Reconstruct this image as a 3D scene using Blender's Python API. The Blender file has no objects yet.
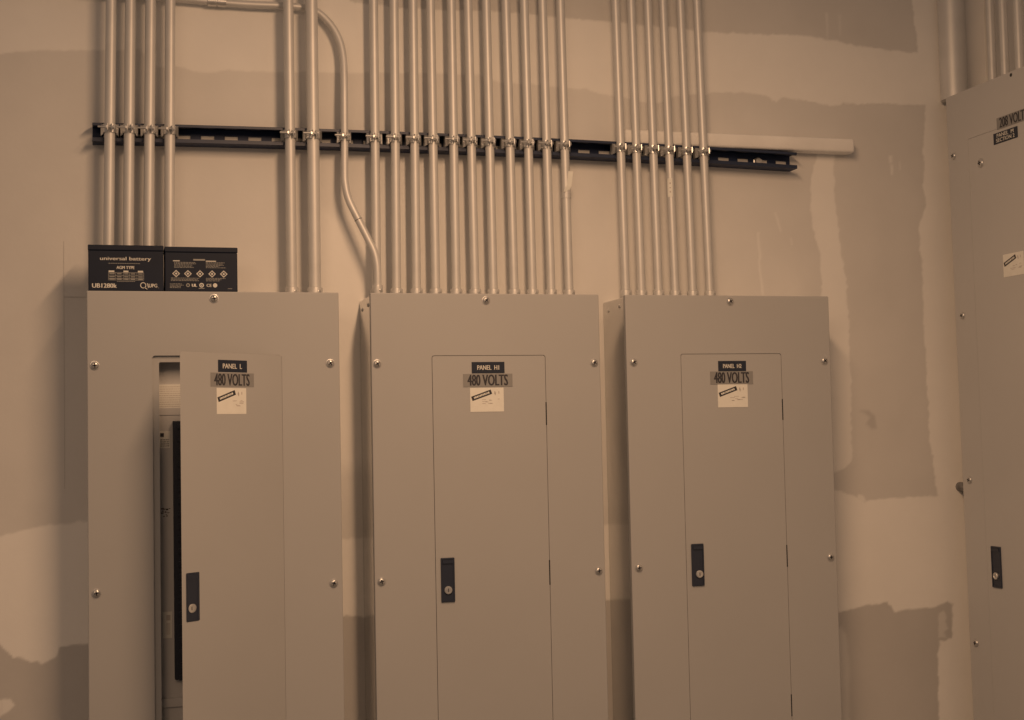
import bpy, bmesh, math, random
import numpy as np
from mathutils import Vector, Matrix
random.seed(7)
T = {'BENT': [[-0.053, 0.138, 0.6499], [0.0692, 0.138, 0.6496], [0.1942, 0.138, 0.6492], [0.3221, 0.138, 0.6465], [0.4199, 0.137, 0.6482], [0.4704, 0.136, 0.6455], [0.4966, 0.134, 0.6342],
          [0.5223, 0.13, 0.6065], [0.5378, 0.125, 0.5734], [0.5441, 0.119, 0.5362], [0.5446, 0.112, 0.494], [0.5435, 0.106, 0.4367], [0.5427, 0.1055, 0.3588], [0.5414, 0.104, 0.2852],
          [0.5417, 0.102, 0.2517], [0.5484, 0.099, 0.216], [0.5655, 0.093, 0.1758], [0.5859, 0.087, 0.1313], [0.5997, 0.083, 0.1002], [0.6054, 0.081, 0.0737], [0.6067, 0.08, 0.0472],
          [0.6061, 0.08, 0.0078]],
 'CAM': {'fwd': [0.275454, 0.959945, 0.051285], 'loc': [0.04593, -2.92401, -0.30077], 'right': [0.961298, -0.274744, -0.020551], 'up': [0.005637, -0.054961, 0.998473]},
 'G1': [(0.0413, 0.0564, 0.011), (0.0808, 0.0952, 0.011), (0.122, 0.1367, 0.011), (0.1653, 0.1759, 0.011)],
 'G1B': [(0.4227, 0.4231, 0.0112), (0.4727, 0.4734, 0.0135)],
 'G2': [(0.609, 0.6135), (0.6526, 0.6599), (0.6973, 0.7022), (0.7412, 0.7405), (0.788, 0.7889), (0.8314, 0.8258), (0.8738, 0.869), (0.9199, 0.914), (0.963, 0.9584), (1.0071, 1.0022),
        (1.0504, 1.0454)],
 'G3': [(1.1949, 1.1802), (1.2335, 1.2191), (1.2763, 1.2603), (1.3178, 1.2971), (1.3622, 1.3417), (1.4058, 1.384)],
 'PATCH': [('mid',
            [(-0.4808, 0.4959), (-0.174, 0.5128), (-0.1144, 0.5226), (-0.0541, 0.527), (0.0212, 0.5323), (0.0686, 0.535), (0.106, 0.5414), (0.1308, 0.5166), (0.1517, 0.5046), (0.1868, 0.5049),
             (0.2212, 0.4957), (0.2639, 0.495), (0.3005, 0.5058), (0.322, 0.5009), (0.6794, 0.5164), (0.8669, 0.5237), (0.9143, 0.5074), (1.0233, 0.5081), (1.0772, 0.5025), (1.1291, 0.4991),
             (1.1788, 0.4895), (1.2215, 0.4855), (1.2593, 0.4774), (1.3103, 0.4763), (1.3545, 0.4953), (1.4222, 0.5009), (1.4617, 0.5089), (1.5306, 0.5142), (1.5784, 0.5093), (1.6127, 0.4901),
             (1.632, 0.5044), (1.7188, 0.4974), (1.7597, 0.4892), (1.7902, 0.4919), (1.7988, 0.4998), (1.8601, 0.4988), (1.9025, 0.5045), (1.9591, 0.5033), (2.0305, 0.5027), (2.0251, 0.4398),
             (2.0171, 0.3121), (2.0231, 0.2488), (2.0007, 0.19), (2.0032, 0.1092), (2.0046, -0.0671), (2.0088, -0.2425), (2.0105, -0.3424), (2.0206, -0.4422), (2.0275, -0.4822), (1.8369, -0.4859),
             (1.8174, -0.4926), (1.796, -0.4772), (1.7448, -0.4585), (1.1456, -0.5208), (0.6012, -0.5288), (0.5345, -0.5261), (-0.004, -0.4709), (-0.0935, -0.475), (-0.1757, -0.4932),
             (-0.4772, -0.4871)],
            0.5),
           ('low',
            [(-0.4764, -0.6876), (-0.176, -0.713), (-0.149, -0.743), (-0.0944, -0.7598), (-0.0668, -0.7472), (-0.0608, -0.727), (-0.0052, -0.7242), (0.532, -0.6983), (0.5985, -0.702),
             (1.1412, -0.6933), (1.2077, -0.6968), (1.745, -0.7527), (1.8182, -0.7421), (1.8734, -0.739), (1.8969, -0.7598), (2.0091, -0.7561), (2.0451, -0.7432), (2.0589, -0.7513), (2.0526, -0.8349),
             (2.0311, -0.841), (2.0126, -0.8423), (1.9996, -1.2271), (-0.4753, -1.0022)],
            0.0),
           ('dark',
            [(0.5691, 0.7685), (0.5677, 0.6746), (0.6177, 0.671), (0.6819, 0.666), (0.8699, 0.6723), (1.027, 0.6717), (1.0762, 0.6676), (1.1934, 0.6653), (1.3155, 0.6631), (1.432, 0.6555),
             (1.6318, 0.66), (1.741, 0.6589), (1.8238, 0.6485), (1.9077, 0.6406), (2.0159, 0.6377), (2.004, 0.7719), (1.9966, 0.8745)],
            0.35),
           ('strip',
            [(1.7254, 0.373), (1.7133, 0.3403), (1.7004, 0.2828), (1.7052, 0.1864), (1.7218, 0.1151), (1.7243, 0.0313), (1.6872, -0.4809), (1.73, -0.4167), (1.7436, -0.4171), (1.7713, -0.4057),
             (1.7882, -0.3915), (1.7937, -0.3549), (1.7938, -0.2396), (1.7959, -0.1091), (1.7962, -0.0251), (1.7909, 0.0566), (1.7766, 0.1531), (1.7681, 0.2623), (1.7683, 0.3745)],
            0.95),
           ('joint', [(0.4866, -0.001), (0.4904, -0.3691), (0.6104, -0.3723), (0.6089, 0.112), (0.5605, 0.1897), (0.5047, 0.1884)], 1.0),
           ('thin', [(1.7302, -0.7892), (1.7491, -0.7903), (1.7592, -0.8101), (1.7651, -0.8707), (1.7608, -1.0622), (1.7205, -1.059)], 0.45),
           ('blob', [(2.0154, -0.7736), (2.0299, -0.767), (2.0407, -0.78), (2.0344, -0.7944), (2.0451, -0.8098), (2.0306, -0.8188), (2.0356, -0.8339), (2.013, -0.8325)], 0.42),
           ('streak', [(1.5541, 0.1711), (1.5608, 0.1712), (1.5627, 0.1078), (1.5597, 0.0981), (1.5691, 0.0178), (1.5624, 0.0178), (1.5544, 0.098), (1.5563, 0.1151)], 0.8),
           ('streak', [(1.6011, 0.2211), (1.6065, 0.2212), (1.621, 0.1749), (1.6155, 0.1723)], 0.75), ('streak', [(1.642, 0.1581), (1.646, 0.1582), (1.6495, 0.141), (1.6441, 0.1409)], 0.75),
           ('streak', [(1.9213, 0.3699), (1.9312, 0.3702), (1.9305, 0.3525), (1.922, 0.3522)], 0.8), ('streak', [(1.9246, 0.3472), (1.9331, 0.3475), (1.9321, 0.3222), (1.9265, 0.3221)], 0.8),
           ('streak', [(1.9504, 0.3557), (1.9547, 0.3558), (1.9553, 0.3356), (1.951, 0.3355)], 0.7), ('streak', [(1.757, 0.7228), (1.7654, 0.7233), (1.7629, 0.6551), (1.7602, 0.655)], 0.6),
           ('streak', [(1.793, 0.72), (1.8013, 0.7205), (1.7994, 0.6674), (1.7938, 0.667)], 0.5),
           ('smudge', [(1.8176, -0.267), (1.8425, -0.2649), (1.8585, -0.28), (1.863, -0.3096), (1.849, -0.3118), (1.8329, -0.2992), (1.8446, -0.2822)], 0.0),
           ('blob', [(-0.1762, -0.8275), (-0.1569, -0.8268), (-0.1492, -0.8416), (-0.1608, -0.8529), (-0.1763, -0.8599)], 0.8),
           ('blob', [(1.8045, -0.4701), (1.8154, -0.4729), (1.8258, -0.488), (1.8092, -0.4923), (1.7985, -0.4846)], 0.9),
           ('blob', [(-0.2338, -0.8133), (-0.1762, -0.8275), (-0.1763, -0.8599), (-0.2338, -0.8556)], 0.8)],
 'Xc': 2.0581,
 'Xp': 2.1481,
 'batten': [(1.1774, 0.4005), (1.1765, 0.3627), (1.8088, 0.4021), (1.8076, 0.3685)],
 'door_H1': [(0.7081, -0.135), (0.9615, -0.1373), (0.7039, -0.9051), (0.9582, -0.9243)],
 'door_H2': [(1.2825, -0.1326), (1.5296, -0.1355), (1.2796, -0.9486), (1.5267, -0.9673)],
 'door_L': [(0.138, -0.1342), (0.3869, -0.1355)],
 'hinge_H1': [-0.237, -0.2872, -0.5802, -0.6341],
 'hinge_H2': [-0.238, -0.2862, -0.5715, -0.6214, -0.9098, -0.9591],
 'int': {'card': (0.127, -0.1893, 0.1806, -0.2374),
         'lab1': (0.1422, -0.284, 0.1639, -0.3194),
         'lab2': (0.1454, -0.6534, 0.1629, -0.7071),
         'ledge': (0.1265, -0.2366, 0.1803, -0.2519),
         'line': (0.1441, -0.8271, 0.1877, -0.8382),
         'open': (0.1401, -0.144, 0.1421, -0.146),
         'scr': (0.1431, -0.4417, 0.1648, -0.465),
         'shade': (0.1413, -0.142, 0.1813, -0.1609),
         'strip': (0.167, -0.2641, 0.1894, -0.8124)},
 'pencil': [[(-0.046, 0.002), (0.0003, 0.0023)], [(-0.0456, 0.1227), (-0.0486, -0.6308)]],
 'rect_H1': {'cyl': (0.7328, -0.6339, 0.7416, -0.6343),
             'latch': (0.7177, -0.5655, 0.7477, -0.6589),
             'name': (0.794, -0.1484, 0.8674, -0.1727),
             'note': (0.7895, -0.2044, 0.8645, -0.2562),
             'volt': (0.7746, -0.1741, 0.8849, -0.2022)},
 'rect_H2': {'cyl': (1.3107, -0.6274, 1.3204, -0.6279),
             'latch': (1.2931, -0.5598, 1.3228, -0.6536),
             'name': (1.3716, -0.1496, 1.4403, -0.1728),
             'note': (1.3687, -0.203, 1.4427, -0.2551),
             'volt': (1.3512, -0.1733, 1.4569, -0.2027)},
 'scr_H1': [(0.588, -0.1509), (0.5899, -0.6089), (1.074, -0.1516), (1.0731, -0.609), (0.8291, -0.0145)],
 'scr_H2': [(1.1673, -0.1511), (1.1674, -0.607), (1.6396, -0.1507), (1.6396, -0.6041), (1.4055, -0.0137)],
 'scr_L': [(0.0148, -0.1507), (0.0157, -0.6041), (0.4884, -0.1492), (0.4893, -0.6073), (0.2505, -0.0144)],
 'side': {'big': [(-0.031, 0.3211)],
          'cyl': [(-0.0262, -0.6652), (-0.038, -0.6641)],
          'door': [(0.0221, 0.3879), (0.0186, -0.0774), (0.0132, -0.726), (-0.1856, 0.3889)],
          'edge': [(0.1071, 0.5143), (0.0972, 0.0031), (0.0915, -0.4416), (0.0894, -1.0196)],
          'hole': [(-0.1592, 0.5026)],
          'knob': [(0.0969, -0.4614)],
          'latch': [(-0.0169, -0.5952), (-0.0127, -0.6925), (-0.0559, -0.5947), (-0.0517, -0.6909)],
          'name': [(-0.0844, 0.3801), (-0.0867, 0.3558), (-0.1755, 0.3748), (-0.1759, 0.3514)],
          'note': [(-0.1029, 0.0897), (-0.1033, 0.0355), (-0.1816, 0.09), (-0.1783, 0.0375)],
          'screws': [(0.0788, 0.3597), (0.0659, -0.0381), (0.0622, -0.4408), (0.0604, -0.8345)],
          'top': [(0.0799, 0.5114), (-0.208, 0.5117)],
          'volt': [(-0.1118, 0.4147), (-0.1099, 0.3842), (-0.2017, 0.4107), (-0.1998, 0.3811)]},
 'sidepipes': [[(0.2141, 0.7996), (0.1763, 0.548)], [(0.0339, 0.7444), (0.0294, 0.555)], [(-0.01, 0.7309), (-0.0208, 0.5546)], [(-0.0642, 0.7143), (-0.0698, 0.5566)]],
 'strut': [[0.0112, 0.114, 0.3451], [1.6458, 0.114, 0.34]]}

T_SIDE = (.016, -.034, -.091)
LZ, LP, AMB, LT, LP2 = 0.79, 26.4, 0.172, 11.0, 28.0

PI = math.pi
C = bpy.context.scene.collection
WALL_Y = 0.155          # face of the back wall; panel covers stand at y = 0
PANEL_W = 0.508

# ------------------------------------------------------------------ materials
def mat(name, col, rough=0.6, metal=0.0, noise=0.0, nscale=30.0, bump=0.0, bscale=200.0, spec=0.5, col2=None):
    m = bpy.data.materials.new(name); m.use_nodes = True
    nt = m.node_tree; b = nt.nodes['Principled BSDF']
    b.inputs['Base Color'].default_value = (*col, 1)
    b.inputs['Roughness'].default_value = rough
    b.inputs['Metallic'].default_value = metal
    b.inputs['Specular IOR Level'].default_value = spec
    tc = nt.nodes.new('ShaderNodeTexCoord')
    if noise or col2:
        n = nt.nodes.new('ShaderNodeTexNoise'); n.inputs['Scale'].default_value = nscale
        n.inputs['Detail'].default_value = 5
        nt.links.new(tc.outputs['Object'], n.inputs['Vector'])
        r = nt.nodes.new('ShaderNodeValToRGB')
        a = [c * (1 - noise) for c in col]; z = col2 or [min(1, c * (1 + noise)) for c in col]
        r.color_ramp.elements[0].color = (*a, 1); r.color_ramp.elements[1].color = (*z, 1)
        r.color_ramp.elements[0].position = .3; r.color_ramp.elements[1].position = .7
        nt.links.new(n.outputs['Fac'], r.inputs['Fac'])
        nt.links.new(r.outputs['Color'], b.inputs['Base Color'])
    if bump:
        n2 = nt.nodes.new('ShaderNodeTexNoise'); n2.inputs['Scale'].default_value = bscale
        nt.links.new(tc.outputs['Object'], n2.inputs['Vector'])
        bp = nt.nodes.new('ShaderNodeBump'); bp.inputs['Strength'].default_value = bump
        bp.inputs['Distance'].default_value = 0.002
        nt.links.new(n2.outputs['Fac'], bp.inputs['Height'])
        nt.links.new(bp.outputs['Normal'], b.inputs['Normal'])
    return m

M = dict(
    panel=mat('grey_enamel', (.425, .43, .44), .55, 0, .02, 4, .05, 500, .35),
    panel_brightened=mat('brightened_grey_enamel', (.52, .525, .535), .5, 0, .02, 4, .05, 500, .4),  # grey enamel lightened to stand in for light the side panel lacks
    galv=mat('galvanised_sheet', (.66, .66, .66), .16, .75, .04, 14, 0, 1, .5),
    pipe=mat('galvanised_conduit', (.64, .64, .64), .48, .32, .04, 22, spec=.4),
    fitting=mat('zinc_fitting', (.66, .66, .66), .32, .7, .2, 60),
    connector=mat('zinc_connector', (.60, .60, .60), .45, .3, .15, 60),
    darkfit=mat('dull_fitting', (.20, .20, .21), .4, .5, .3, 80),
    screw=mat('zinc_screw', (.6, .6, .6), .35, .75),
    strut=mat('dark_strut_steel', (.011, .023, .066), .5, .05, .2, 20, spec=.3),
    lip=mat('dark_strut_lip', (.018, .029, .066), .45, .05, .2, 20),
    black=mat('black_plastic', (.010, .014, .030), .45, 0),
    batt=mat('battery_case', (.011, .017, .036), .5, 0, .1, 20, spec=.25),
    print_=mat('pale_print', (.70, .69, .65), .6),
    printdim=mat('dim_print', (.33, .33, .32), .6),
    ink=mat('dark_ink', (.035, .035, .045), .6),
    plate=mat('black_name_plate', (.014, .022, .044), .45),
    volt=mat('grey_voltage_label', (.27, .27, .275), .6),
    paper=mat('pale_paper', (.80, .80, .76), .8, 0, .03, 60),
    inktext=mat('faint_ink', (.55, .51, .49), .8),
    inner=mat('grey_dead_front', (.58, .58, .59), .5, 0),
    gap=mat('dark_gap', (.03, .03, .035), .8),
    latch=mat('latch_black', (.022, .030, .055), .45, 0),
    batten=mat('pale_plastered_bar', (.84, .83, .82), .85, 0, .05, 12, .3, 150),
    floor=mat('concrete_floor', (.14, .14, .14), .8, 0, .1, 5),
)

def wall_material(name):
    m = bpy.data.materials.new(name); m.use_nodes = True
    nt = m.node_tree; b = nt.nodes['Principled BSDF']
    b.inputs['Roughness'].default_value = .9; b.inputs['Specular IOR Level'].default_value = .15
    at = nt.nodes.new('ShaderNodeAttribute'); at.attribute_name = 'compound'
    r = nt.nodes.new('ShaderNodeValToRGB')
    e = r.color_ramp.elements
    e[0].position = 0; e[0].color = (.520, .510, .505, 1)
    e[1].position = 1; e[1].color = (.830, .820, .805, 1)
    nt.links.new(at.outputs['Fac'], r.inputs['Fac'])
    tc = nt.nodes.new('ShaderNodeTexCoord')
    n = nt.nodes.new('ShaderNodeTexNoise'); n.inputs['Scale'].default_value = 5; n.inputs['Detail'].default_value = 6
    n.inputs['Roughness'].default_value = .6
    nt.links.new(tc.outputs['Object'], n.inputs['Vector'])
    mr = nt.nodes.new('ShaderNodeMapRange'); mr.inputs['To Min'].default_value = .93; mr.inputs['To Max'].default_value = 1.07
    nt.links.new(n.outputs['Fac'], mr.inputs['Value'])
    mx = nt.nodes.new('ShaderNodeMix'); mx.data_type = 'RGBA'; mx.blend_type = 'MULTIPLY'
    mx.inputs['Factor'].default_value = 1
    nt.links.new(r.outputs['Color'], mx.inputs['A']); nt.links.new(mr.outputs['Result'], mx.inputs['B'])
    nt.links.new(mx.outputs['Result'], b.inputs['Base Color'])
    n2 = nt.nodes.new('ShaderNodeTexNoise'); n2.inputs['Scale'].default_value = 60
    nt.links.new(tc.outputs['Object'], n2.inputs['Vector'])
    bp = nt.nodes.new('ShaderNodeBump'); bp.inputs['Strength'].default_value = .15; bp.inputs['Distance'].default_value = .002
    nt.links.new(n2.outputs['Fac'], bp.inputs['Height']); nt.links.new(bp.outputs['Normal'], b.inputs['Normal'])
    return m
M['wall'] = wall_material('taped_drywall')

# ------------------------------------------------------------------ object helpers
WL = {}
def thing(name, label, cat, loc, group=None):
    o = bpy.data.objects.new(name, None); C.objects.link(o)
    o.location = loc; o.empty_display_size = .02
    o['label'] = label; o['category'] = cat
    if group: o['group'] = group
    WL[o] = Vector(loc)
    return o

def part(name, bm, mats, parent=None, label=None, smooth=False):
    """bm is in world coordinates; stored relative to its parent"""
    me = bpy.data.meshes.new(name)
    off = WL.get(parent, Vector((0, 0, 0))) if parent else Vector((0, 0, 0))
    bm.normal_update()
    if off.length: bmesh.ops.translate(bm, verts=bm.verts, vec=-off)
    bm.to_mesh(me); bm.free()
    for k in (mats if isinstance(mats, (list, tuple)) else [mats]): me.materials.append(M[k])
    if smooth:
        for p in me.polygons: p.use_smooth = True
    o = bpy.data.objects.new(name, me); C.objects.link(o)
    if smooth:
        md = o.modifiers.new('edges', 'EDGE_SPLIT'); md.split_angle = math.radians(38)
    if parent: o.parent = parent
    WL[o] = off
    if label: o['label'] = label
    return o

def tag(o, label, cat, group=None):
    o['label'] = label; o['category'] = cat
    if group: o['group'] = group
    return o

def NB(): return bmesh.new()
IDM = lambda u, v, w: Vector((u, v, w))

def box(bm, a, b, bev=0, F=IDM, mi=0, seg=2):
    """axis-aligned box in mapped space"""
    t = bmesh.new()
    x0, y0, z0 = a; x1, y1, z1 = b
    vs = [t.verts.new(p) for p in ((x0,y0,z0),(x1,y0,z0),(x1,y1,z0),(x0,y1,z0),(x0,y0,z1),(x1,y0,z1),(x1,y1,z1),(x0,y1,z1))]
    for f in ((0,3,2,1),(4,5,6,7),(0,1,5,4),(1,2,6,5),(2,3,7,6),(3,0,4,7)): t.faces.new([vs[i] for i in f])
    if bev: bmesh.ops.bevel(t, geom=t.edges[:], offset=bev, segments=seg, affect='EDGES', profile=.5)
    merge(bm, t, F, mi)

def merge(bm, t, F=IDM, mi=0):
    mp = {}
    for v in t.verts: mp[v] = bm.verts.new(F(*v.co))
    for f in t.faces:
        try:
            g = bm.faces.new([mp[v] for v in f.verts]); g.material_index = mi; g.smooth = f.smooth
        except ValueError: pass
    t.free()

def fixn(bm): bmesh.ops.recalc_face_normals(bm, faces=bm.faces[:]); return bm

def cyl(bm, p0, p1, r0, r1=None, seg=20, F=IDM, mi=0, cap=True):
    r1 = r0 if r1 is None else r1
    tube(bm, [(p0, r0), (p1, r1)], seg, F, mi, cap)

def tube(bm, pts, seg=16, F=IDM, mi=0, cap=True):
    P = [Vector(p) for p, r in pts]; R = [r for p, r in pts]
    T_ = []
    for i in range(len(P)):
        a = P[max(0, i-1)]; b = P[min(len(P)-1, i+1)]
        d = b - a
        T_.append(d.normalized() if d.length > 1e-9 else (T_[-1] if T_ else Vector((0,0,1))))
    up = Vector((0, 1, 0)) if abs(T_[0].y) < .9 else Vector((0, 0, 1))
    n = (up - T_[0]*up.dot(T_[0])).normalized()
    rings = []
    for i in range(len(P)):
        n = (n - T_[i]*n.dot(T_[i])).normalized(); b = T_[i].cross(n)
        rings.append([bm.verts.new(F(*(P[i] + (n*math.cos(2*PI*k/seg) + b*math.sin(2*PI*k/seg))*R[i]))) for k in range(seg)])
    for i in range(len(P)-1):
        for k in range(seg):
            f = bm.faces.new((rings[i][k], rings[i][(k+1) % seg], rings[i+1][(k+1) % seg], rings[i+1][k])); f.material_index = mi
    if cap:
        f = bm.faces.new(rings[0][::-1]); f.material_index = mi
        f = bm.faces.new(rings[-1]); f.material_index = mi

def stack(bm, base, axis, prof, seg=24, F=IDM, mi=0):
    """lathe: prof = [(distance along axis, radius)]"""
    base = Vector(base); axis = Vector(axis).normalized()
    up = Vector((0,0,1)) if abs(axis.z) < .9 else Vector((1,0,0))
    n = (up - axis*up.dot(axis)).normalized(); b = axis.cross(n)
    rings = []
    for d, r in prof:
        c = base + axis*d
        rings.append([bm.verts.new(F(*(c + (n*math.cos(2*PI*k/seg)+b*math.sin(2*PI*k/seg))*max(r, 1e-5)))) for k in range(seg)])
    for i in range(len(rings)-1):
        for k in range(seg):
            f = bm.faces.new((rings[i][k], rings[i][(k+1) % seg], rings[i+1][(k+1) % seg], rings[i+1][k])); f.material_index = mi
    f = bm.faces.new(rings[0][::-1]); f.material_index = mi
    f = bm.faces.new(rings[-1]); f.material_index = mi

def rrect(u0, w0, u1, w1, r, n=5):
    """rounded rectangle outline in the (u, w) plane, counter-clockwise"""
    pts = []
    for cx, cw, a0 in ((u1-r, w0+r, -90), (u1-r, w1-r, 0), (u0+r, w1-r, 90), (u0+r, w0+r, 180)):
        for k in range(n+1):
            a = math.radians(a0 + 90*k/n); pts.append((cx + r*math.cos(a), cw + r*math.sin(a)))
    return pts

def prism(bm, pts, v0, v1, F=IDM, mi=0):
    a = [bm.verts.new(F(u, v0, w)) for u, w in pts]; b = [bm.verts.new(F(u, v1, w)) for u, w in pts]
    n = len(pts)
    for i in range(n):
        f = bm.faces.new((a[i], a[(i+1) % n], b[(i+1) % n], b[i])); f.material_index = mi
    f = bm.faces.new(a[::-1]); f.material_index = mi
    f = bm.faces.new(b); f.material_index = mi

def ring(bm, outer, inner, v0, v1, F=IDM, mi=0, ch=0.0):
    """frame between two outlines, front at v0 (with an optional rounded outer edge), back at v1"""
    n = len(outer)
    cu = sum(p[0] for p in outer)/n; cw = sum(p[1] for p in outer)/n
    def shrink(pts, d): return [(u - d*(1 if u > cu else -1), w - d*(1 if w > cw else -1)) for u, w in pts]
    loops = []
    if ch:
        for k in range(4):
            a = k/3*PI/2
            loops.append([bm.verts.new(F(u, v0 + ch*(1-math.sin(a)), w)) for u, w in shrink(outer, ch*(1-math.cos(a)))])
        loops = loops  # from side to front
    else:
        loops.append([bm.verts.new(F(u, v0, w)) for u, w in outer])
    back_o = [bm.verts.new(F(u, v1, w)) for u, w in outer]
    in_f = [bm.verts.new(F(u, v0, w)) for u, w in inner]; in_b = [bm.verts.new(F(u, v1, w)) for u, w in inner]
    seq = [back_o] + loops + [in_f, in_b, back_o]
    for A, B in zip(seq[:-1], seq[1:]):
        for i in range(n):
            f = bm.faces.new((A[i], A[(i+1) % n], B[(i+1) % n], B[i])); f.material_index = mi

_tc = {}
def text_shape(s):
    if s in _tc: return _tc[s]
    cu = bpy.data.curves.new('lettering', 'FONT'); cu.body = s; cu.resolution_u = 3
    o = bpy.data.objects.new('lettering', cu); C.objects.link(o)
    bpy.context.view_layer.update()
    me = bpy.data.meshes.new_from_object(o.evaluated_get(bpy.context.evaluated_depsgraph_get()))
    vs = [(v.co.x, v.co.y) for v in me.vertices]; fs = [tuple(p.vertices) for p in me.polygons]
    bpy.data.objects.remove(o); bpy.data.curves.remove(cu); bpy.data.meshes.remove(me)
    xs = [v[0] for v in vs]; ys = [v[1] for v in vs]
    _tc[s] = (vs, fs, min(xs), max(xs), min(ys), max(ys)); return _tc[s]

def text(bm, s, u0, w0, u1, w1, v, F=IDM, mi=0, bold=0):
    """lettering fitted into the box (u0,w0)-(u1,w1); each offset pass thickens the strokes"""
    vs, fs, xa, xb, ya, yb = text_shape(s)
    for du in ([0] if not bold else [-bold, 0, bold]):
        m = [bm.verts.new(F(u0 + (x-xa)/(xb-xa)*(u1-u0) + du, v, w0 + (y-ya)/(yb-ya)*(w1-w0))) for x, y in vs]
        for f in fs:
            try: g = bm.faces.new([m[i] for i in f]); g.material_index = mi
            except ValueError: pass
        v -= .00002

def quad(bm, u0, w0, u1, w1, v, F=IDM, mi=0):
    g = bm.faces.new([bm.verts.new(F(a, v, b)) for a, b in ((u0,w0),(u1,w0),(u1,w1),(u0,w1))]); g.material_index = mi

def microtext(bm, u0, w, u1, h, v, F=IDM, mi=0, rnd=random):
    """a line of print too small to read: a row of short dashes"""
    u = u0
    while u < u1:
        L = rnd.uniform(.0015, .0055); L = min(L, u1-u)
        quad(bm, u, w, u+L, w+h, v, F, mi); u += L + .0008

# ------------------------------------------------------------------ setting: walls and floor
XS = T['Xc'] + .155            # face of the side wall
def build_wall():
    x0, x1, z0, z1 = -.50, XS, -1.15, .95
    st = .0036
    nx = int(round((x1-x0)/st)); nz = int(round((z1-z0)/st))
    X = np.linspace(x0, x1, nx+1); Z = np.linspace(z0, z1, nz+1)
    GX, GZ = np.meshgrid(X, Z)
    rng = np.random.RandomState(3)
    def vnoise(scale, seed):
        r = np.random.RandomState(seed); g = r.uniform(-1, 1, (400, 600))
        u = (GX-x0)/scale; w = (GZ-z0)/scale
        i = np.floor(u).astype(int) % 599; j = np.floor(w).astype(int) % 399
        fu = u-np.floor(u); fw = w-np.floor(w)
        fu = fu*fu*(3-2*fu); fw = fw*fw*(3-2*fw)
        return (g[j, i]*(1-fu)+g[j, i+1]*fu)*(1-fw)+(g[j+1, i]*(1-fu)+g[j+1, i+1]*fu)*fw
    jag = vnoise(.0065, 4)*.0016 + vnoise(.012, 5)*.0024 + vnoise(.03, 6)*.003
    val = np.ones_like(GX)
    for nm, pts, v in T['PATCH']:
        px, pz = GX + jag, GZ + jag*.8
        if nm in ('streak', 'smudge', 'thin', 'joint'): px, pz = GX + jag*.3, GZ + jag*.3
        d = np.full_like(GX, 1e9); ins = np.zeros_like(GX, dtype=bool)
        n = len(pts)
        for k in range(n):
            ax, az = pts[k]; bx, bz = pts[(k+1) % n]
            ex, ez = bx-ax, bz-az; L2 = ex*ex+ez*ez+1e-12
            t = np.clip(((px-ax)*ex+(pz-az)*ez)/L2, 0, 1)
            d = np.minimum(d, np.hypot(px-ax-t*ex, pz-az-t*ez))
            cond = ((az > pz) != (bz > pz)) & (px < ex*(pz-az)/(ez if abs(ez) > 1e-12 else 1e-12)+ax)
            ins ^= cond
        sd = np.where(ins, d, -d)
        fe = {'joint': .03, 'streak': .003, 'smudge': .006, 'thin': .008}.get(nm, .0035)
        a = np.clip(.5 + sd/(2*fe), 0, 1); a = a*a*(3-2*a)
        if nm == 'mid':      # thin skim coat that fades toward the lower left
            v = .62 - .20*np.clip((GX-1.3)/.6, 0, 1) - .10*np.clip((-GZ-.1)/.5, 0, 1) - .1*np.clip((.2-GX)/.3, 0, 1)
        val = val*(1-a) + a*v
    val = np.clip(val + vnoise(.15, 8)*.04 + vnoise(.05, 9)*.025, 0, 1)
    ed = np.minimum(np.minimum(GX-x0, GZ-z0), z1-GZ)/.12; ed = np.clip(ed, 0, 1); ed = ed*ed*(3-2*ed)
    val = .6 + (val-.6)*ed
    V = np.stack([GX.ravel(), np.full(GX.size, WALL_Y), GZ.ravel()], 1)
    idx = np.arange(GX.size).reshape(GX.shape)
    Fq = np.stack([idx[:-1, :-1].ravel(), idx[:-1, 1:].ravel(), idx[1:, 1:].ravel(), idx[1:, :-1].ravel()], 1)
    # plain surround beyond the detailed area, same plane
    ex = [(-2.2, WALL_Y, -2.0), (x0, WALL_Y, -2.0), (x0, WALL_Y, 1.25), (-2.2, WALL_Y, 1.25),
          (x1, WALL_Y, -2.0), (x1, WALL_Y, z0), (x0, WALL_Y, z0), (x0, WALL_Y, z1), (x1, WALL_Y, z1), (x1, WALL_Y, 1.25)]
    b = len(V); V = np.vstack([V, np.array(ex)])
    Fq = np.vstack([Fq, [[b, b+1, b+2, b+3], [b+1, b+4, b+5, b+6], [b+7, b+8, b+9, b+2]]])
    me = bpy.data.meshes.new('wall_back')
    me.vertices.add(len(V)); me.vertices.foreach_set('co', V.astype('f').ravel())
    me.loops.add(Fq.size); me.loops.foreach_set('vertex_index', Fq.astype('i').ravel())
    me.polygons.add(len(Fq)); me.polygons.foreach_set('loop_start', np.arange(0, Fq.size, 4, dtype='i'))
    me.update(calc_edges=True); me.validate()
    at = me.attributes.new('compound', 'FLOAT', 'POINT')
    at.data.foreach_set('value', np.concatenate([val.ravel(), np.full(10, .6)]).astype('f'))
    me.materials.append(M['wall'])
    o = bpy.data.objects.new('wall_back', me); C.objects.link(o); o['kind'] = 'structure'
build_wall()

bm = NB(); box(bm, (XS, -3.2, -2.0), (XS+.1, WALL_Y+.1, 1.25))
o = part('wall_right', fixn(bm), 'wall'); o['kind'] = 'structure'
at = o.data.attributes.new('compound', 'FLOAT', 'POINT'); at.data.foreach_set('value', [.85]*len(o.data.vertices))
bm = NB(); box(bm, (-2.2, -3.2, -2.1), (XS+.1, WALL_Y+.1, -2.0))
o = part('floor', fixn(bm), 'floor'); o['kind'] = 'structure'
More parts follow.
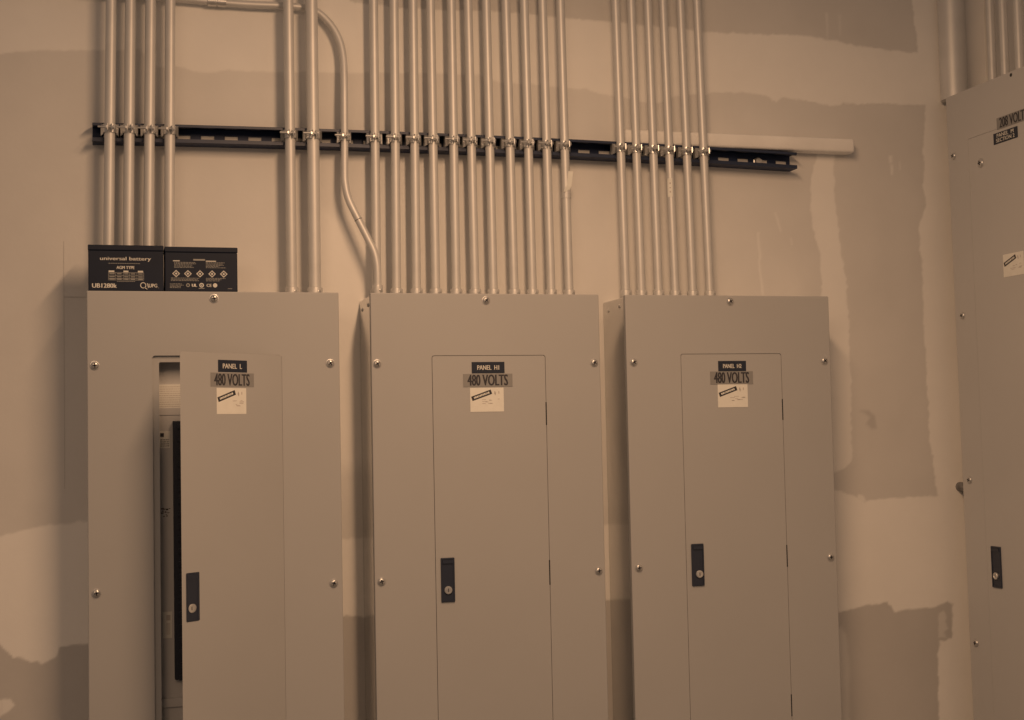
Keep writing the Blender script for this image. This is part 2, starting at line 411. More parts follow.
# pencil lines ruled on the drywall, left of the left-hand panel
bm = NB()
quad(bm, -.048, .0012, .001, .0026, WALL_Y-.0006); quad(bm, -.0486, -.40, -.0478, .12, WALL_Y-.0006)
M['pencil'] = mat('pencil_line', (.50, .49, .48), .9)
o = part('pencil_mark_1', bm, 'pencil'); o['kind'] = 'structure'

# ------------------------------------------------------------------ electrical panels
def screw_head(bm, u, w, r, F, v=0.0, rot=.6, mi=0):
    """pan head with a washer and a cross recess"""
    stack(bm, (u, v, w), (0, -1, 0), [(0, r), (.0012, r), (.0014, r*.86), (.003, r*.80), (.0045, r*.62), (.0052, r*.3), (.0053, 0)], 20, F, mi)
    for a in (rot, rot+PI/2):
        c, s = math.cos(a), math.sin(a); L = r*.5; t = r*.13
        vs = [bm.verts.new(F(u + x*c - y*s, v-.0056, w + x*s + y*c)) for x, y in ((-L,-t),(L,-t),(L,t),(-L,t))]
        g = bm.faces.new(vs); g.material_index = mi+1

def latch_mesh(u0, w0, u1, w1, cu, cw, F):
    bm = NB()
    t = bmesh.new(); merge(bm, t, F)
    ring(bm, rrect(u0, w0, u1, w1, .0018, 3), rrect(u0+.003, w0+.0035, u1-.003, w1-.0035, .0012, 3), -.0035, .002, F, 0, .0012)
    prism(bm, rrect(u0+.003, w0+.0035, u1-.003, w1-.0035, .0012, 3), -.0022, .001, F, 0)
    prism(bm, rrect(u0+.0035, w1-.012, u1-.0035, w1-.0042, .001, 3), -.0048, -.002, F, 0)
    stack(bm, (cu, -.002, cw), (0, -1, 0), [(0, .0085), (.003, .0085), (.0038, .0078), (.004, .0056), (.0034, .0052), (.0034, 0)], 24, F, 1)
    quad(bm, cu-.0009, cw-.0035, cu+.0009, cw+.0035, -.0056, F, 2)
    return fixn(bm)

def name_plate(u0, w0, u1, w1, lines, F):
    bm = NB(); box(bm, (u0, -.0012, w0), (u1, .0005, w1), .0002, F)
    fixn(bm)
    if len(lines) == 1:
        h = w1-w0; text(bm, lines[0], u0+(u1-u0)*.17, w0+h*.30, u1-(u1-u0)*.17, w0+h*.70, -.0014, F, 1, .0003)
    else:
        h = (w1-w0)
        text(bm, lines[0], u0+(u1-u0)*.15, w0+h*.56, u1-(u1-u0)*.15, w0+h*.90, -.0014, F, 1, .0003)
        text(bm, lines[1], u0+(u1-u0)*.12, w0+h*.12, u1-(u1-u0)*.12, w0+h*.46, -.0014, F, 1, .0003)
    return bm

def volt_plate(u0, w0, u1, w1, s, F):
    bm = NB(); box(bm, (u0, -.0009, w0), (u1, .0005, w1), .0001, F); fixn(bm)
    h = w1-w0
    text(bm, s, u0+(u1-u0)*.09, w0+h*.09, u1-(u1-u0)*.10, w1-h*.06, -.0011, F, 1, .0009)
    return bm

def note(u0, w0, u1, w1, F, seed=1):
    """pale inspection sticker with a tilted dark stamp and faint handwriting"""
    rnd = random.Random(seed)
    bm = NB(); box(bm, (u0, -.0007, w0), (u1, .0005, w1), .0001, F); fixn(bm)
    W = u1-u0; H = w1-w0; a = math.radians(19); c, s = math.cos(a), math.sin(a)
    cu, cw = u0+W*.34, w0+H*.69
    def FR(x, v, y): return F(cu + x*c - y*s, v, cw + x*s + y*c)
    quad(bm, -W*.31, -H*.095, W*.31, H*.095, -.0009, FR, 1)
    u = -W*.24
    while u < W*.22:
        L = rnd.uniform(.0015, .0035); quad(bm, u, -H*.035, u+L, H*.04, -.0011, FR, 0); u += L+.0009
    for (x, y) in ((.72, .80), (.84, .80), (.73, .74)):
        quad(bm, u0+W*x, w0+H*(y-.05), u0+W*(x+.03), w0+H*(y+.06), -.0009, F, 2)
    for k in range(9):
        x = .34+.5*rnd.random(); y = .28+.26*rnd.random()
        quad(bm, u0+W*x, w0+H*y, u0+W*min(.93, x+.06+.1*rnd.random()), w0+H*(y+.022), -.0009, F, 2)
    return bm

def panel(name, label, W, H, F, root_loc, d, screws, lab, hinges, side_dots, open_angle=None, group=None, DEP=.153, ins=.003, g=.0011, enamel='panel'):
    """F maps local (u across, v into the wall, w up; cover's top left corner = 0,0,0) to the world"""
    root = thing(name, label, 'electrical panel', root_loc, group)
    u0, w1, u1, w0 = d          # door: left, top, right, bottom
    # back box of galvanised sheet
    bm = NB()
    ring(bm, rrect(ins, -H+ins, W-ins, -ins, .004, 3), rrect(ins+.002, -H+ins+.002, W-ins-.002, -ins-.002, .003, 3), .0125, DEP, F)
    prism(bm, rrect(ins+.001, -H+ins+.001, W-ins-.001, -ins-.001, .003, 3), DEP-.002, DEP, F)
    box_ = part('enclosure_box', fixn(bm), 'galv', root)
    if side_dots:
        for (vv, ww) in side_dots:
            bm = NB(); stack(bm, (ins, vv, ww), (-1, 0, 0), [(0, .0045), (.001, .0045), (.0024, .003), (.0026, 0)], 14, F)
            part('box_screw', fixn(bm), 'fitting', box_)
    # sheet metal cover with the door seat
    bm = NB()
    ring(bm, rrect(0, -H, W, 0, .0025, 5), rrect(u0-g, w0-g, u1+g, w1+g, .0055, 5), 0, .012, F, 0, .002)
    ring(bm, rrect(u0-g-.002, w0-g-.002, u1+g+.002, w1+g+.002, .006, 5), rrect(u0+.0125, w0+.0125, u1-.0125, w1-.0125, .003, 5), .0062, .012, F)
    cover = part('cover', fixn(bm), enamel, root)
    for (su, sw) in screws:
        bm = NB(); screw_head(bm, su, sw, .0092, F, 0, random.uniform(0, 1.5))
        part('screw', fixn(bm), ['screw', 'ink'], root, smooth=True)
    # door
    if open_angle:
        a = math.radians(open_angle)
        def FD(u, v, w):   # swing about the right-hand edge
            du = u-u1; return F(u1 + du*math.cos(a) + v*math.sin(a), du*math.sin(a) + v*math.cos(a), w)
    else:
        FD = F
    bm = NB()
    prism(bm, rrect(u0, w0, u1, w1, .005, 5), 0, .0025, FD)
    ring(bm, rrect(u0+.001, w0+.001, u1-.001, w1-.001, .005, 5), rrect(u0+.003, w0+.003, u1-.003, w1-.003, .004, 5), .002, .006 if not open_angle else .012, FD)
    door = part('door', fixn(bm), enamel, root)
    for (ha, hb) in hinges:
        bm = NB(); box(bm, (u1+g*.2-.0012, -.0004, hb), (u1+g*.2+.0016, .003, ha), .0003, F)
        part('hinge', fixn(bm), 'gap', root)
    x = lab['name']; part('name_plate', name_plate(x[0], x[3], x[2], x[1], lab['text'], FD if not lab.get('on_cover') else F), ['plate', 'print_'], door, 'black engraved name plate')
    x = lab['volt']; part('voltage_label', volt_plate(x[0], x[3], x[2], x[1], lab['volts'], FD), ['volt', 'ink'], door)
    x = lab['note']; part('inspection_sticker', note(x[0], x[3], x[2], x[1], FD, lab['seed']), ['paper', 'ink', 'inktext'], door)
    x = lab['latch']; c = lab['cyl']
    part('latch', latch_mesh(x[0], x[3], x[2], x[1], c[0], c[1], FD), ['latch', 'fitting', 'ink'], door, 'black latch with round key lock')
    return root, cover, door

def shift(r, x): return tuple(v - (x if i % 2 == 0 else 0) for i, v in enumerate(r))
X1_, X2_ = .5755, 1.1505
W1_, W2_ = .5125, .5055
def frontF(x): return lambda u, v, w: Vector((x+u, v, w))
PH = 1.42
H1 = T['rect_H1']; H2 = T['rect_H2']
def lab(R, x, txt, seed, dz=0):
    q = {k: shift(v, x) for k, v in R.items() if k != 'cyl'}
    q['cyl'] = (R['cyl'][0]-x, R['cyl'][1]); q['text'] = txt; q['volts'] = '480 VOLTS'; q['seed'] = seed
    return q
dots = [(.045, -.022), (.118, -.026)]
# middle
panel('electrical_panel', 'grey electrical panel labelled PANEL H1, middle one of the three, closed door', W1_, PH, frontF(X1_), (X1_+PANEL_W/2, .15, -PH),
      (.1318, -.1350, .3845, -1.28), [(a-X1_, b) for a, b in T['scr_H1']], lab(H1, X1_, ['PANEL  H1'], 1),
      [(-.237, -.2872), (-.5802, -.6341), (-.925, -.978)], dots)
# right of the three
panel('electrical_panel', 'grey electrical panel labelled PANEL H2, right of the three on the back wall', W2_, PH, frontF(X2_), (X2_+PANEL_W/2, .15, -PH),
      (.1310, -.1340, .3785, -1.28), [(a-X2_, b) for a, b in T['scr_H2']], lab(H2, X2_, ['PANEL  H2'], 2),
      [(-.238, -.2862), (-.5715, -.6214), (-.9098, -.9591)], dots)
# left, door ajar
LL = {k: (tuple(a+(.0025 if i % 2 == 0 else .0028) for i, a in enumerate(v)) if k in ('name', 'volt', 'note') else (tuple(a+(-.0025 if i % 2 == 0 else .006) for i, a in enumerate(v)) if k in ('latch', 'cyl') else v)) for k, v in lab(H1, X1_, ['PANEL  L'], 3).items()}
rootL, coverL, doorL = panel('electrical_panel', 'grey electrical panel labelled PANEL L with its door ajar, two batteries on top', PANEL_W, PH, frontF(0), (PANEL_W/2, .15, -PH),
      (.1275, -.1320, .3869, -1.28), T['scr_L'], LL, [], None, open_angle=35, g=.0007)
# inside of the left panel
I = T['int']
bm = NB(); prism(bm, rrect(.02, -PH+.03, PANEL_W-.02, -.03, .003, 3), .046, .05, IDM)
dead = part('dead_front', fixn(bm), 'inner', rootL)
bm = NB(); box(bm, (.06, .0445, -.252), (.25, .047, -.2366), .0008); part('ledge', fixn(bm), 'inner', dead)
bm = NB(); box(bm, (.10, .040, -.846), (.25, .047, -.828), .001); part('ledge', fixn(bm), 'inner', dead)
bm = NB(); box(bm, (.115, .0452, -.2366), (.20, .0468, -.1885), 0)
fixn(bm)
for k in range(10): microtext(bm, .12, -.2345+k*.0045, .196, .0012, .0450, mi=1)
part('directory_card', bm, ['paper', 'inktext'], dead, 'pale card with lines of small print')
bm = NB(); box(bm, (.1675, .030, -.790), (.26, .047, -.2641), .0015)
for k in range(21): box(bm, (.176, .024, -.281-k*.0255), (.196, .031, -.270-k*.0255), .001)
part('breaker_row', fixn(bm), 'black', dead, 'black row of circuit breakers')
bm = NB(); box(bm, (.1365, .0454, -.3194), (.1625, .0468, -.284), 0); fixn(bm)
quad(bm, .1425, -.2965, .1500, -.2885, .0452, mi=1)
for k in range(4): microtext(bm, .1425, -.3030-k*.0042, .1605, .0013, .0452, mi=1)
part('warning_label', bm, ['paper', 'ink'], dead, 'small label with a dark square')
bm = NB(); box(bm, (.1445, .0454, -.7071), (.1632, .0468, -.6534), 0); fixn(bm)
quad(bm, .1520, -.671, .1600, -.660, .0452, mi=1)
for k in range(5): quad(bm, .1525+.0015*k, -.700, .1532+.0015*k, -.676, .0452, mi=1)
part('warning_label', bm, ['paper', 'inktext'], dead)
bm = NB()
rnd_ = random.Random(9)
for k in range(16):
    x_ = .1425+rnd_.random()*.018; z_ = -.4430-rnd_.random()*.021
    quad(bm, x_, z_, x_+.002+rnd_.random()*.004, z_+.0009+rnd_.random()*.0012, .0457, mi=0)
part('handwriting', bm, 'ink', dead)

# side panel on the right-hand wall, cover facing the room
XC = T['Xc']; YE = .1060; ZT = .5115
def sideF(u, v, w): return Vector((XC+v, YE-u+.0135*w, ZT+w))     # hangs a touch out of plumb
def sl(y, z): return (YE-y+.0135*(z-ZT), z-ZT)
LS = dict(name=(*sl(-.0848, .3795), *sl(-.176, .3535)), volt=(*sl(-.099, .4140), *sl(-.226, .3862)), note=(*sl(-.103, .0898), *sl(-.180, .0365)),
          latch=(*sl(-.0150, -.595), *sl(-.0530, -.6918)), cyl=sl(-.0325, -.6645), text=['PANEL  M', 'SECTION 2'], volts='208 VOLTS', seed=5)
rootS, coverS, doorS = panel('electrical_panel', 'tall grey electrical panel on the right-hand wall, labelled 208 VOLTS and SECTION 2', .62, 1.85, sideF, (XC+.15, YE-.31, ZT-1.85),
      (.0860, -.1230, .54, -1.72), [sl(*p) for p in T['side']['screws']], LS, [], None, g=.0007, enamel='panel_brightened')
bm = NB(); screw_head(bm, *sl(-.031, .3211), .0115, sideF, 0, .2); part('screw', fixn(bm), ['screw', 'ink'], rootS, 'larger cross-head screw', True)
bm = NB(); stack(bm, (sl(-.1592, .5026)[0], 0, -.009), (0, -1, 0), [(0, .0042), (.0006, .0042), (.0007, 0)], 16, sideF); part('screw_hole', fixn(bm), 'gap', rootS)
bm = NB()
stack(bm, (XC+.032, YE-.012, -.461), (0, 1, 0), [(0, .021), (.007, .021), (.0075, .016), (.018, .016), (.0185, .019), (.026, .019), (.0265, .012), (WALL_Y-YE+.012, .012)], 12)
for k in range(6):
    a = k*PI/3; box(bm, (XC+.032+.019*math.cos(a)-.003, YE-.012, -.461+.019*math.sin(a)-.003), (XC+.032+.019*math.cos(a)+.003, YE-.007, -.461+.019*math.sin(a)+.003))
part('conduit_nipple', fixn(bm), 'darkfit', rootS, 'round metal fitting between box and back wall')

# ------------------------------------------------------------------ strut channel and pale bar
ZS0, ZS1 = .3225, .3620
def tiltz(bm):
    for k in range(1, 16):
        bmesh.ops.bisect_plane(bm, geom=bm.verts[:]+bm.edges[:]+bm.faces[:], plane_co=(.0112+k*.1022, 0, 0), plane_no=(1, 0, 0))
    for v in bm.verts: t_ = (v.co.x-.0112)/1.635; v.co.z += .0042 - .0055*t_ + .038*t_*(1-t_)
    return bm
STY0, STY1 = WALL_Y-.0413, WALL_Y-.0003
root = thing('strut_channel', 'long dark slotted metal channel fixed across the back wall behind the conduits', 'strut channel', ((T['strut'][0][0]+T['strut'][1][0])/2, WALL_Y, ZS0))
sx0, sx1 = T['strut'][0][0], T['strut'][1][0]
bm = NB()
# C section, open towards the room; the web is split around its slots
t = .0026
box(bm, (sx0, STY0, ZS1-t), (sx1, STY1, ZS1))
box(bm, (sx0, STY0, ZS0), (sx1, STY1, ZS0+t))
box(bm, (sx0, STY1-t, ZS1-.0150), (sx1, STY1, ZS1-t)); box(bm, (sx0, STY1-t, ZS0+t), (sx1, STY1, ZS0+.0125))
x = sx0; pitch = .0508; sl_ = .0285
while x < sx1:
    a = x; b = min(x + pitch - sl_, sx1)
    box(bm, (a, STY1-t, ZS0+.0125), (b, STY1, ZS1-.0150)); x += pitch
part('channel', tiltz(fixn(bm)), 'strut', root)
bm = NB()
for z0, z1 in ((ZS1-.0060, ZS1), (ZS0, ZS0+.0085)):
    box(bm, (sx0, STY0-.0006, z0), (sx1, STY0+t, z1), .0005)
    zz = z0 if z0 > .34 else z1-t
    box(bm, (sx0, STY0+t, zz), (sx1, STY0+.0075, zz+t), 0)
part('lip', tiltz(fixn(bm)), 'lip', root, 'grey rolled edges of the channel')
bm = NB()
stack(bm, (1.558, STY1-t, .340), (0, -1, 0), [(0, .012), (.003, .012), (.004, .009), (.012, .009), (.0125, 0)], 6)
part('bolt', tiltz(fixn(bm)), 'screw', root)
bm = NB()
b0, b1 = T['batten'][0], T['batten'][3]
box(bm, (1.206, .118, .3668), (1.8075, WALL_Y-.0003, .4020), .007, IDM, 0, 3)
o = part('wall_batten', fixn(bm), 'batten', smooth=True)
tag(o, 'pale plastered bar on the wall above the right end of the dark channel', 'bar')

# ------------------------------------------------------------------ conduits and their clamps
PY = .102; ZTOP = 1.24
def conduit_run(x0, x1, r, label, group, zb=-.001, conn=True, py=PY, sticker=None, ztop=ZTOP):
    root = thing('conduit', label, 'conduit', (x0, py, zb), group)
    X = lambda z: x0 + (x1-x0)*z
    bm = NB(); tube(bm, [((X(zb), py, zb), r), ((X(.3), py, .3), r), ((X(.6), py, .6), r), ((X(ztop), py, ztop), r)], 24)
    part('tube', fixn(bm), 'pipe', root, smooth=True)
    if conn:
        bm = NB(); stack(bm, (X(0), py, zb), (0, 0, 1), [(0, r+.0055), (.003, r+.0055), (.0034, r+.003), (.0055, r+.003), (.006, r+.0036), (.0185, r+.0036), (.021, r+.0030), (.0222, r)], 24)
        c = part('connector', fixn(bm), 'connector', root, smooth=True)
        bm = NB(); stack(bm, (X(0)+r*.45, py-(r+.002)*.85, .011), (.45, -.85, 0), [(0, .0038), (.0035, .0038), (.0042, .0026), (.0043, 0)], 12)
        part('set_screw', fixn(bm), 'screw', c, smooth=True)
    return root

def make_clamp(x, r, label, group, z=.3445, py=PY, tilt=0):
    t_ = (x-.0112)/1.635; z = .3512 - .0050*t_ + .022*t_*(1-t_)
    """two-piece strut strap closed by a cross bolt in front of the conduit"""
    root = thing('strut_clamp', label, 'clamp', (x, STY0-.001, z), group)
    R = r+.0014; h = .0085
    bm = NB()
    # strap halves from channel round the tube to the ears
    for s in (-1, 1):
        path = []
        path.append((x+s*(R+.0045), STY0+.012)); path.append((x+s*(R+.0045), STY0-.0005)); path.append((x+s*R, py+.004))
        for k in range(7):
            a = k/6*math.radians(76); path.append((x+s*R*math.cos(a), py-R*math.sin(a)))
        path.append((x+s*.0030, py-R-.004)); path.append((x+s*.0034, py-R-.0115))
        hh = [.0125, .0125, .0105] + [h*1.05]*7 + [h*.95, h*.8]
        A = [bm.verts.new((p[0], p[1], z-q)) for p, q in zip(path, hh)]; B = [bm.verts.new((p[0], p[1], z+q)) for p, q in zip(path, hh)]
        cx = lambda p: (p[0]+s*.0014, p[1]-.0006)
        A2 = [bm.verts.new((*cx(p), z-q)) for p, q in zip(path, hh)]; B2 = [bm.verts.new((*cx(p), z+q)) for p, q in zip(path, hh)]
        for k in range(len(path)-1):
            for a_, b_ in ((A, B), (B2, A2), (A2, A), (B, B2)):
                bm.faces.new((a_[k], a_[k+1], b_[k+1], b_[k]))
        for k in (0, len(path)-1): bm.faces.new((A[k], B[k], B2[k], A2[k]))
    part('strap', fixn(bm), 'fitting', root)
    bm = NB(); yb = py-R-.0075
    stack(bm, (x+.0085, yb, z), (-1, 0, 0), [(0, .0042), (.003, .0045), (.0032, .0020), (.0325, .0020), (.033, 0)], 12)
    stack(bm, (x-.0045, yb, z), (-1, 0, 0), [(0, .0050), (.0035, .0050), (.0036, .002)], 6)
    part('bolt', fixn(bm), 'screw', root)
    return root

ordn = ['first', 'second', 'third', 'fourth', 'fifth', 'sixth', 'seventh', 'eighth', 'ninth', 'tenth', 'eleventh']
zc = .3445
def clampat(row, rad, label, group): make_clamp(row[0] + (row[1]-row[0])*zc, rad, label, group)
for i, row in enumerate(T['G1']):
    w = ['leftmost', 'second', 'third', 'rightmost'][i]
    conduit_run(row[0], row[1], .0110, '%s vertical conduit of the four behind the batteries' % w, 'four conduits behind the batteries')
    clampat(row, .0110, 'metal clamp on the %s of the four conduits above the batteries' % w, 'clamps on the four left conduits')
for i, row in enumerate(T['G1B']):
    w = ['thinner', 'thicker'][i]; w2 = ['left', 'right'][i]
    conduit_run(row[0], row[1], row[2], '%s, %s conduit of the pair just right of the batteries' % (w, w2), 'pair of conduits into the left panel')
    clampat(row, row[2], 'metal clamp on the %s, %s conduit of the pair right of the batteries' % (w, w2), 'clamps on the pair of conduits')
for i, row in enumerate(T['G2']):
    row = (row[0] + (.003 if i >= 7 else 0), row[1])
    c = conduit_run(row[0], row[1], .0101, '%s from left of eleven conduits above the middle panel%s' % (ordn[i], ', with a pale tag' if i == 10 else ''), 'eleven conduits into the middle panel', py=.106 if i == 0 else PY)
    make_clamp(row[0]+(row[1]-row[0])*zc, .0101, 'clamp on the %s from left of eleven conduits above middle panel' % ordn[i], 'clamps on the eleven middle conduits', py=.106 if i == 0 else PY)
    if i == 10:
        z = .2465; x = row[0]+(row[1]-row[0])*z
        bm = NB(); stack(bm, (x, PY, z-.016), (0, 0, 1), [(0, .0105), (.0002, .0113), (.0115, .0113), (.0117, .0105)], 24)
        part('tape_band', fixn(bm), 'connector', c, 'band of tape round the conduit')
        bm = NB()
        path = [(x-.006, PY-.0112, z-.002), (x+.002, PY-.0116, z+.012), (x+.0045, PY-.0113, z+.030), (x+.0070, PY-.0105, z+.046)]
        vs = [(bm.verts.new((p[0]-.004, p[1], p[2])), bm.verts.new((p[0]+.0085, p[1]+.003, p[2]))) for p in path]
        for a, b in zip(vs[:-1], vs[1:]): bm.faces.new((a[0], a[1], b[1], b[0]))
        r_ = bmesh.ops.extrude_face_region(bm, geom=bm.faces[:]); bmesh.ops.translate(bm, verts=[v for v in r_['geom'] if isinstance(v, bmesh.types.BMVert)], vec=(0, -.0006, 0))
        part('tag', fixn(bm), 'paper', c, 'pale tag sticking up from the tape')
for i, row in enumerate(T['G3']):
    row = (row[0] - .0035, row[1])
    c = conduit_run(row[0], row[1], .0098, '%s from left of six conduits above PANEL H2%s' % (ordn[i], ', with a pale sticker' if i == 3 else ''), 'six conduits into the right panel')
    clampat(row, .0098, 'clamp on the %s from left of six conduits above PANEL H2' % ordn[i], 'clamps on the six right conduits')
    if i == 3:
        bm = NB(); z = .262
        for k in range(6):
            pass
        seg = [math.radians(200+k*12) for k in range(7)]
        x = row[0]+(row[1]-row[0])*z
        vs = [(bm.verts.new((x+.0101*math.cos(a), PY+.0101*math.sin(a), z-.022)), bm.verts.new((x+.0101*math.cos(a), PY+.0101*math.sin(a), z+.022))) for a in seg]
        for k, (a, b) in enumerate(zip(vs[:-1], vs[1:])): bm.faces.new((a[0], b[0], b[1], a[1]))
        x_ = x
        for zz, hh in ((-.012, .004), (-.002, .003), (.008, .004)):
            a = math.radians(232); b = math.radians(252)
            f = bm.faces.new([bm.verts.new((x+.0103*math.cos(q), PY+.0103*math.sin(q), z+zz+w_)) for q, w_ in ((a, 0), (b, 0), (b, hh), (a, hh))]); f.material_index = 1
        part('sticker', bm, ['paper', 'inktext'], c, 'pale sticker wrapped on the conduit')

# bent conduit: along the wall at the top, round a bend, down through a clamp and over to the middle panel
BP = [Vector(p) for p in T['BENT']]
def smoothpath(P, n=5):
    out = []
    for i in range(len(P)-1):
        p0 = P[max(0, i-1)]; p1 = P[i]; p2 = P[i+1]; p3 = P[min(len(P)-1, i+2)]
        for k in range(n):
            s = k/n
            out.append(.5*((2*p1)+(p2-p0)*s+(2*p0-5*p1+4*p2-p3)*s*s+(3*p1-p0-3*p2+p3)*s**3))
    out.append(P[-1]); return out
sp = smoothpath(BP)
sp[-1].z = -.001; RB = .0083
# the horizontal run continues past the frame to the left
root = thing('conduit', 'thin conduit that curves down from the top and bends into the middle panel', 'conduit', (BP[-1].x, BP[-1].y, -.001))
bm = NB(); tube(bm, [((-2.15, .138, .650), RB)] + [(p, RB) for p in sp], 20)
part('tube', fixn(bm), 'pipe', root, smooth=True)
bm = NB(); stack(bm, (BP[-1].x, BP[-1].y, -.001), (0, 0, 1), [(0, RB+.0055), (.003, RB+.0055), (.0034, RB+.003), (.006, RB+.0036), (.0235, RB+.0036), (.026, RB+.0030), (.027, RB)], 24)
c = part('connector', fixn(bm), 'connector', root, smooth=True)
bm = NB(); stack(bm, (BP[-1].x+.004, BP[-1].y-.0095, .013), (.4, -.9, 0), [(0, .0038), (.0035, .0038), (.0042, .0026), (.0043, 0)], 12)
part('set_screw', fixn(bm), 'screw', c, smooth=True)
bm = NB(); stack(bm, (.252, .138, .6486), (1, 0, -.006), [(0, RB), (.0006, RB+.0028), (.018, RB+.0028), (.0185, RB+.001), (.0215, RB+.001), (.022, RB+.0028), (.0395, RB+.0028), (.040, RB)], 24)
part('coupling', fixn(bm), 'fitting', root, smooth=True)
bm = NB(); pa = Vector(T['BENT'][16]); pb = Vector(T['BENT'][17]); dd = (pb-pa).normalized()
stack(bm, pa+dd*.006, dd, [(0, RB), (.0002, RB+.0004), (.0012, RB+.0004), (.0014, RB)], 24)
part('bend_mark', fixn(bm), 'ink', root, smooth=True)
make_clamp(.5427, RB, 'metal clamp holding the thin bent conduit to the dark channel', None, py=.1055)

# conduits on the side wall, into the top of the side panel
ZP = ZT
PX2 = XC+.047
def side_conduit(y, r, label, py_x, grp, conn=True):
    root = thing('conduit', label, 'conduit', (py_x, y, ZP), grp)
    bm = NB(); tube(bm, [((py_x, y, ZP-.001), r), ((py_x, y, .75), r), ((py_x, y, 1.24), r)], 32)
    part('tube', fixn(bm), 'pipe', root, smooth=True)
    if not conn: return
    bm = NB(); stack(bm, (py_x, y, ZP-.001), (0, 0, 1), [(0, r+.002), (.004, r+.002), (.0045, r+.0012), (.012, r+.0012), (.0125, r)], 32)
    part('connector', fixn(bm), 'fitting', root, smooth=True)
side_conduit(.1190, .0340, 'fat metal conduit into the side panel, nearest the corner', XC+.035, 'conduits on the side wall', False)
for k, y in enumerate(T_SIDE):
    side_conduit(y, .0105, ['first', 'second', 'third', 'fourth'][k] + ' thin conduit above the side panel, counted from the fat conduit', XC+.075, 'conduits on the side wall')

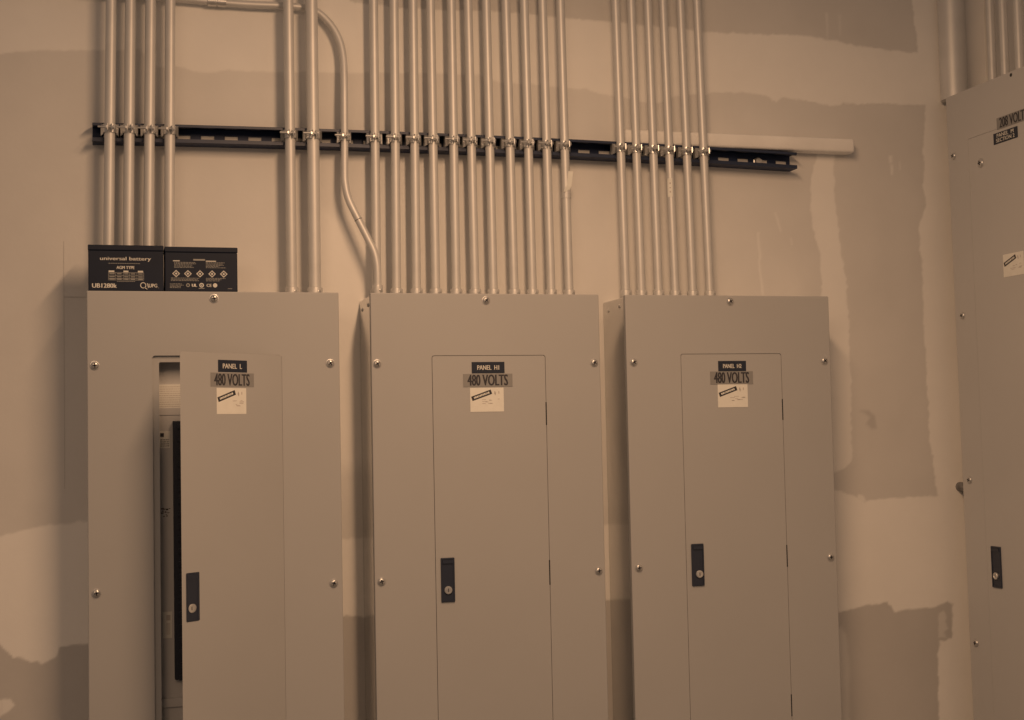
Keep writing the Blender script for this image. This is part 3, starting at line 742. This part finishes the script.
# ------------------------------------------------------------------ batteries on the left panel
def battery(x0, y0, z0, W, D, H, kind, label):
    root = thing('battery', label, 'battery', (x0+W/2, y0+D/2, z0), 'two batteries on the left panel')
    ft = .0115     # lid height
    bm = NB(); box(bm, (x0+.0006, y0+.0006, z0), (x0+W-.0006, y0+D-.0006, z0+H-ft), .0018)
    case = part('case', fixn(bm), 'batt', root)
    bm = NB(); box(bm, (x0, y0, z0+H-ft+.0004), (x0+W, y0+D, z0+H), .0016)
    box(bm, (x0+.02, y0+.012, z0+H-.001), (x0+W-.02, y0+D-.012, z0+H+.0015), .0008)
    part('lid', fixn(bm), 'batt', root)
    for tx in (x0+.010, x0+W-.016):
        bm = NB(); box(bm, (tx, y0+D-.018, z0+H-.001), (tx+.006, y0+D-.0172, z0+H+.006)); part('terminal', fixn(bm), 'screw', root)
    v = y0+.0003
    bm = NB()
    Fb = lambda u, vv, w: Vector((x0+u*W, vv, z0+w*H))
    if kind == 1:
        text(bm, 'universal battery', .16, .645, .83, .745, v, Fb, 0, .0015)
        for k in range(14): quad(bm, .27+k*.03, .595, .27+k*.03+.023, .607, v, Fb, 1 if 1 else 3)
        text(bm, 'AGM TYPE', .375, .48, .61, .545, v, Fb, 0, .002)
        for (a, b) in ((.27, .345), (.465, .53), (.655, .725)): quad(bm, a, .405, b, .445, v, Fb, 0)
        for y in (.40, .335, .27, .235): quad(bm, .265, y, .735, y+.008, v, Fb, 1)
        for x in (.265, .36, .46, .54, .64, .73): quad(bm, x, .235, x+.005, .405, v, Fb, 1)
        for y in (.365, .30, .25):
            for (a, b) in ((.28, .35), (.38, .44), (.475, .53), (.56, .62), (.66, .72)): quad(bm, a, y, b, y+.02, v, Fb, 1)
        for k in range(9): quad(bm, .38+k*.027, .205, .40+k*.027, .217, v, Fb, 1)
        text(bm, 'UB1280k', .055, .07, .375, .165, v, Fb, 0, .003)
        # ring with a tail, then the maker's letters
        n = 24
        for k in range(n):
            a, b = 2*PI*k/n, 2*PI*(k+1)/n
            if 4.9 < a < 5.4: continue
            f = bm.faces.new([bm.verts.new(Fb(.725+rr*math.cos(q), v, .13+rr*1.65*math.sin(q))) for q, rr in ((a, .030), (b, .030), (b, .040), (a, .040))])
        f = bm.faces.new([bm.verts.new(Fb(a, v, b)) for a, b in ((.735, .085), (.75, .085), (.785, .045), (.77, .045))])
        f = bm.faces.new([bm.verts.new(Fb(a, v, b)) for a, b in ((.775, .175), (.785, .175), (.80, .075), (.79, .075))])
        text(bm, 'UPG', .80, .085, .91, .165, v, Fb, 0, .002)
        text(bm, 'R', .925, .065, .935, .085, v, Fb, 1)
    else:
        rnd = random.Random(4)
        def lines(u0, u1, w_top, n, jit=.25, h=.012, st=.028, m=1):
            for k in range(n):
                u = u0; e = u1 - rnd.random()*jit*(u1-u0)
                while u < e:
                    L = rnd.uniform(.012, .035); quad(bm, u, w_top-k*st, min(u+L, e), w_top-k*st+h, v, Fb, m); u += L+.007
        quad(bm, .39, .695, .55, .73, v, Fb, 1)
        quad(bm, .115, .675, .205, .695, v, Fb, 0); quad(bm, .56, .675, .70, .695, v, Fb, 0)
        lines(.13, .44, .645, 5); lines(.56, .86, .645, 5, .4)
        for k, cx in enumerate((.155, .315, .48, .645, .805)):
            for rr, mi in ((.052, 0), (.036, 2), (.018, 0)):
                f = bm.faces.new([bm.verts.new(Fb(cx+a*rr, v-.00005*(3 if mi == 0 and rr < .03 else (2 if mi == 2 else 1)), .40+b*rr*1.55)) for a, b in ((-1, 0), (0, -1), (1, 0), (0, 1))]); f.material_index = mi
        lines(.085, .48, .295, 3, .2); lines(.56, .92, .295, 3, .5)
        lines(.07, .27, .165, 4, .3)
        def disc(cx, cy, rr, mi, dv):
            f = bm.faces.new([bm.verts.new(Fb(cx+rr*math.cos(q*PI/8), v-dv, cy+rr*1.6*math.sin(q*PI/8))) for q in range(16)]); f.material_index = mi
        disc(.315, .145, .026, 1, 0); disc(.315, .145, .014, 2, .0001)
        text(bm, 'UL', .37, .11, .435, .175, v, Fb, 0, .004)
        disc(.50, .145, .032, 0, 0); disc(.50, .145, .018, 2, .0001); disc(.50, .145, .009, 0, .0002)
        quad(bm, .46, .068, .54, .082, v, Fb, 1)
        text(bm, 'CE', .57, .11, .635, .175, v, Fb, 0, .002)
        disc(.685, .145, .030, 0, 0)
        quad(bm, .86, .068, .92, .078, v, Fb, 1)
    part('printing', bm, ['print_', 'printdim', 'batt'], case, 'pale printed lettering')
    return root
battery(.0025, .010, 0.0005, .1485, .065, .0940, 1, 'left battery, black, printed universal battery, on top of the left panel')
battery(.1527, .010, 0.0005, .1475, .065, .0925, 2, 'right battery, black, printed with a row of five diamond symbols')

# ------------------------------------------------------------------ light
def area(name, loc, rot, sx, sy, power, col):
    l = bpy.data.lights.new(name, 'AREA'); l.shape = 'RECTANGLE'; l.size = sx; l.size_y = sy; l.energy = power; l.color = col
    o = bpy.data.objects.new(name, l); C.objects.link(o); o.location = loc; o.rotation_euler = rot; return o
# ceiling fluorescent running away from the back wall, out of frame
area('fluorescent_and_fill', (.735, -1.45, LZ), (math.radians(LT), 0, 0), .10, 1.20, LP, (1, .60, .33))
# unseen fill light, added back and to the left to brighten the side panel
area('fluorescent_and_fill', (-.9, -3.3, 1.0), (0, math.radians(-15), 0), 1.20, 1.20, LP2, (1, .62, .36))
w = bpy.data.worlds.new('room_air'); bpy.context.scene.world = w; w.use_nodes = True
bg = w.node_tree.nodes['Background']; bg.inputs['Color'].default_value = (1, .73, .55, 1); bg.inputs['Strength'].default_value = AMB

# ------------------------------------------------------------------ camera
cam = bpy.data.cameras.new('camera'); co = bpy.data.objects.new('camera', cam); C.objects.link(co)
K = T['CAM']; r_, u_, f_ = (Vector(K[k]) for k in ('right', 'up', 'fwd'))
mw = Matrix((r_, u_, -f_)).transposed().to_4x4(); mw.translation = Vector(K['loc']); co.matrix_world = mw
cam.sensor_fit = 'HORIZONTAL'; cam.sensor_width = 36; cam.lens = 1400/1024*36
cam.clip_start = .05; cam.clip_end = 50
sc = bpy.context.scene; sc.camera = co
vs_ = sc.view_settings; vs_.view_transform = 'Standard'; vs_.look = 'None'; vs_.exposure = 0; vs_.gamma = 1; vs_.use_curve_mapping = False
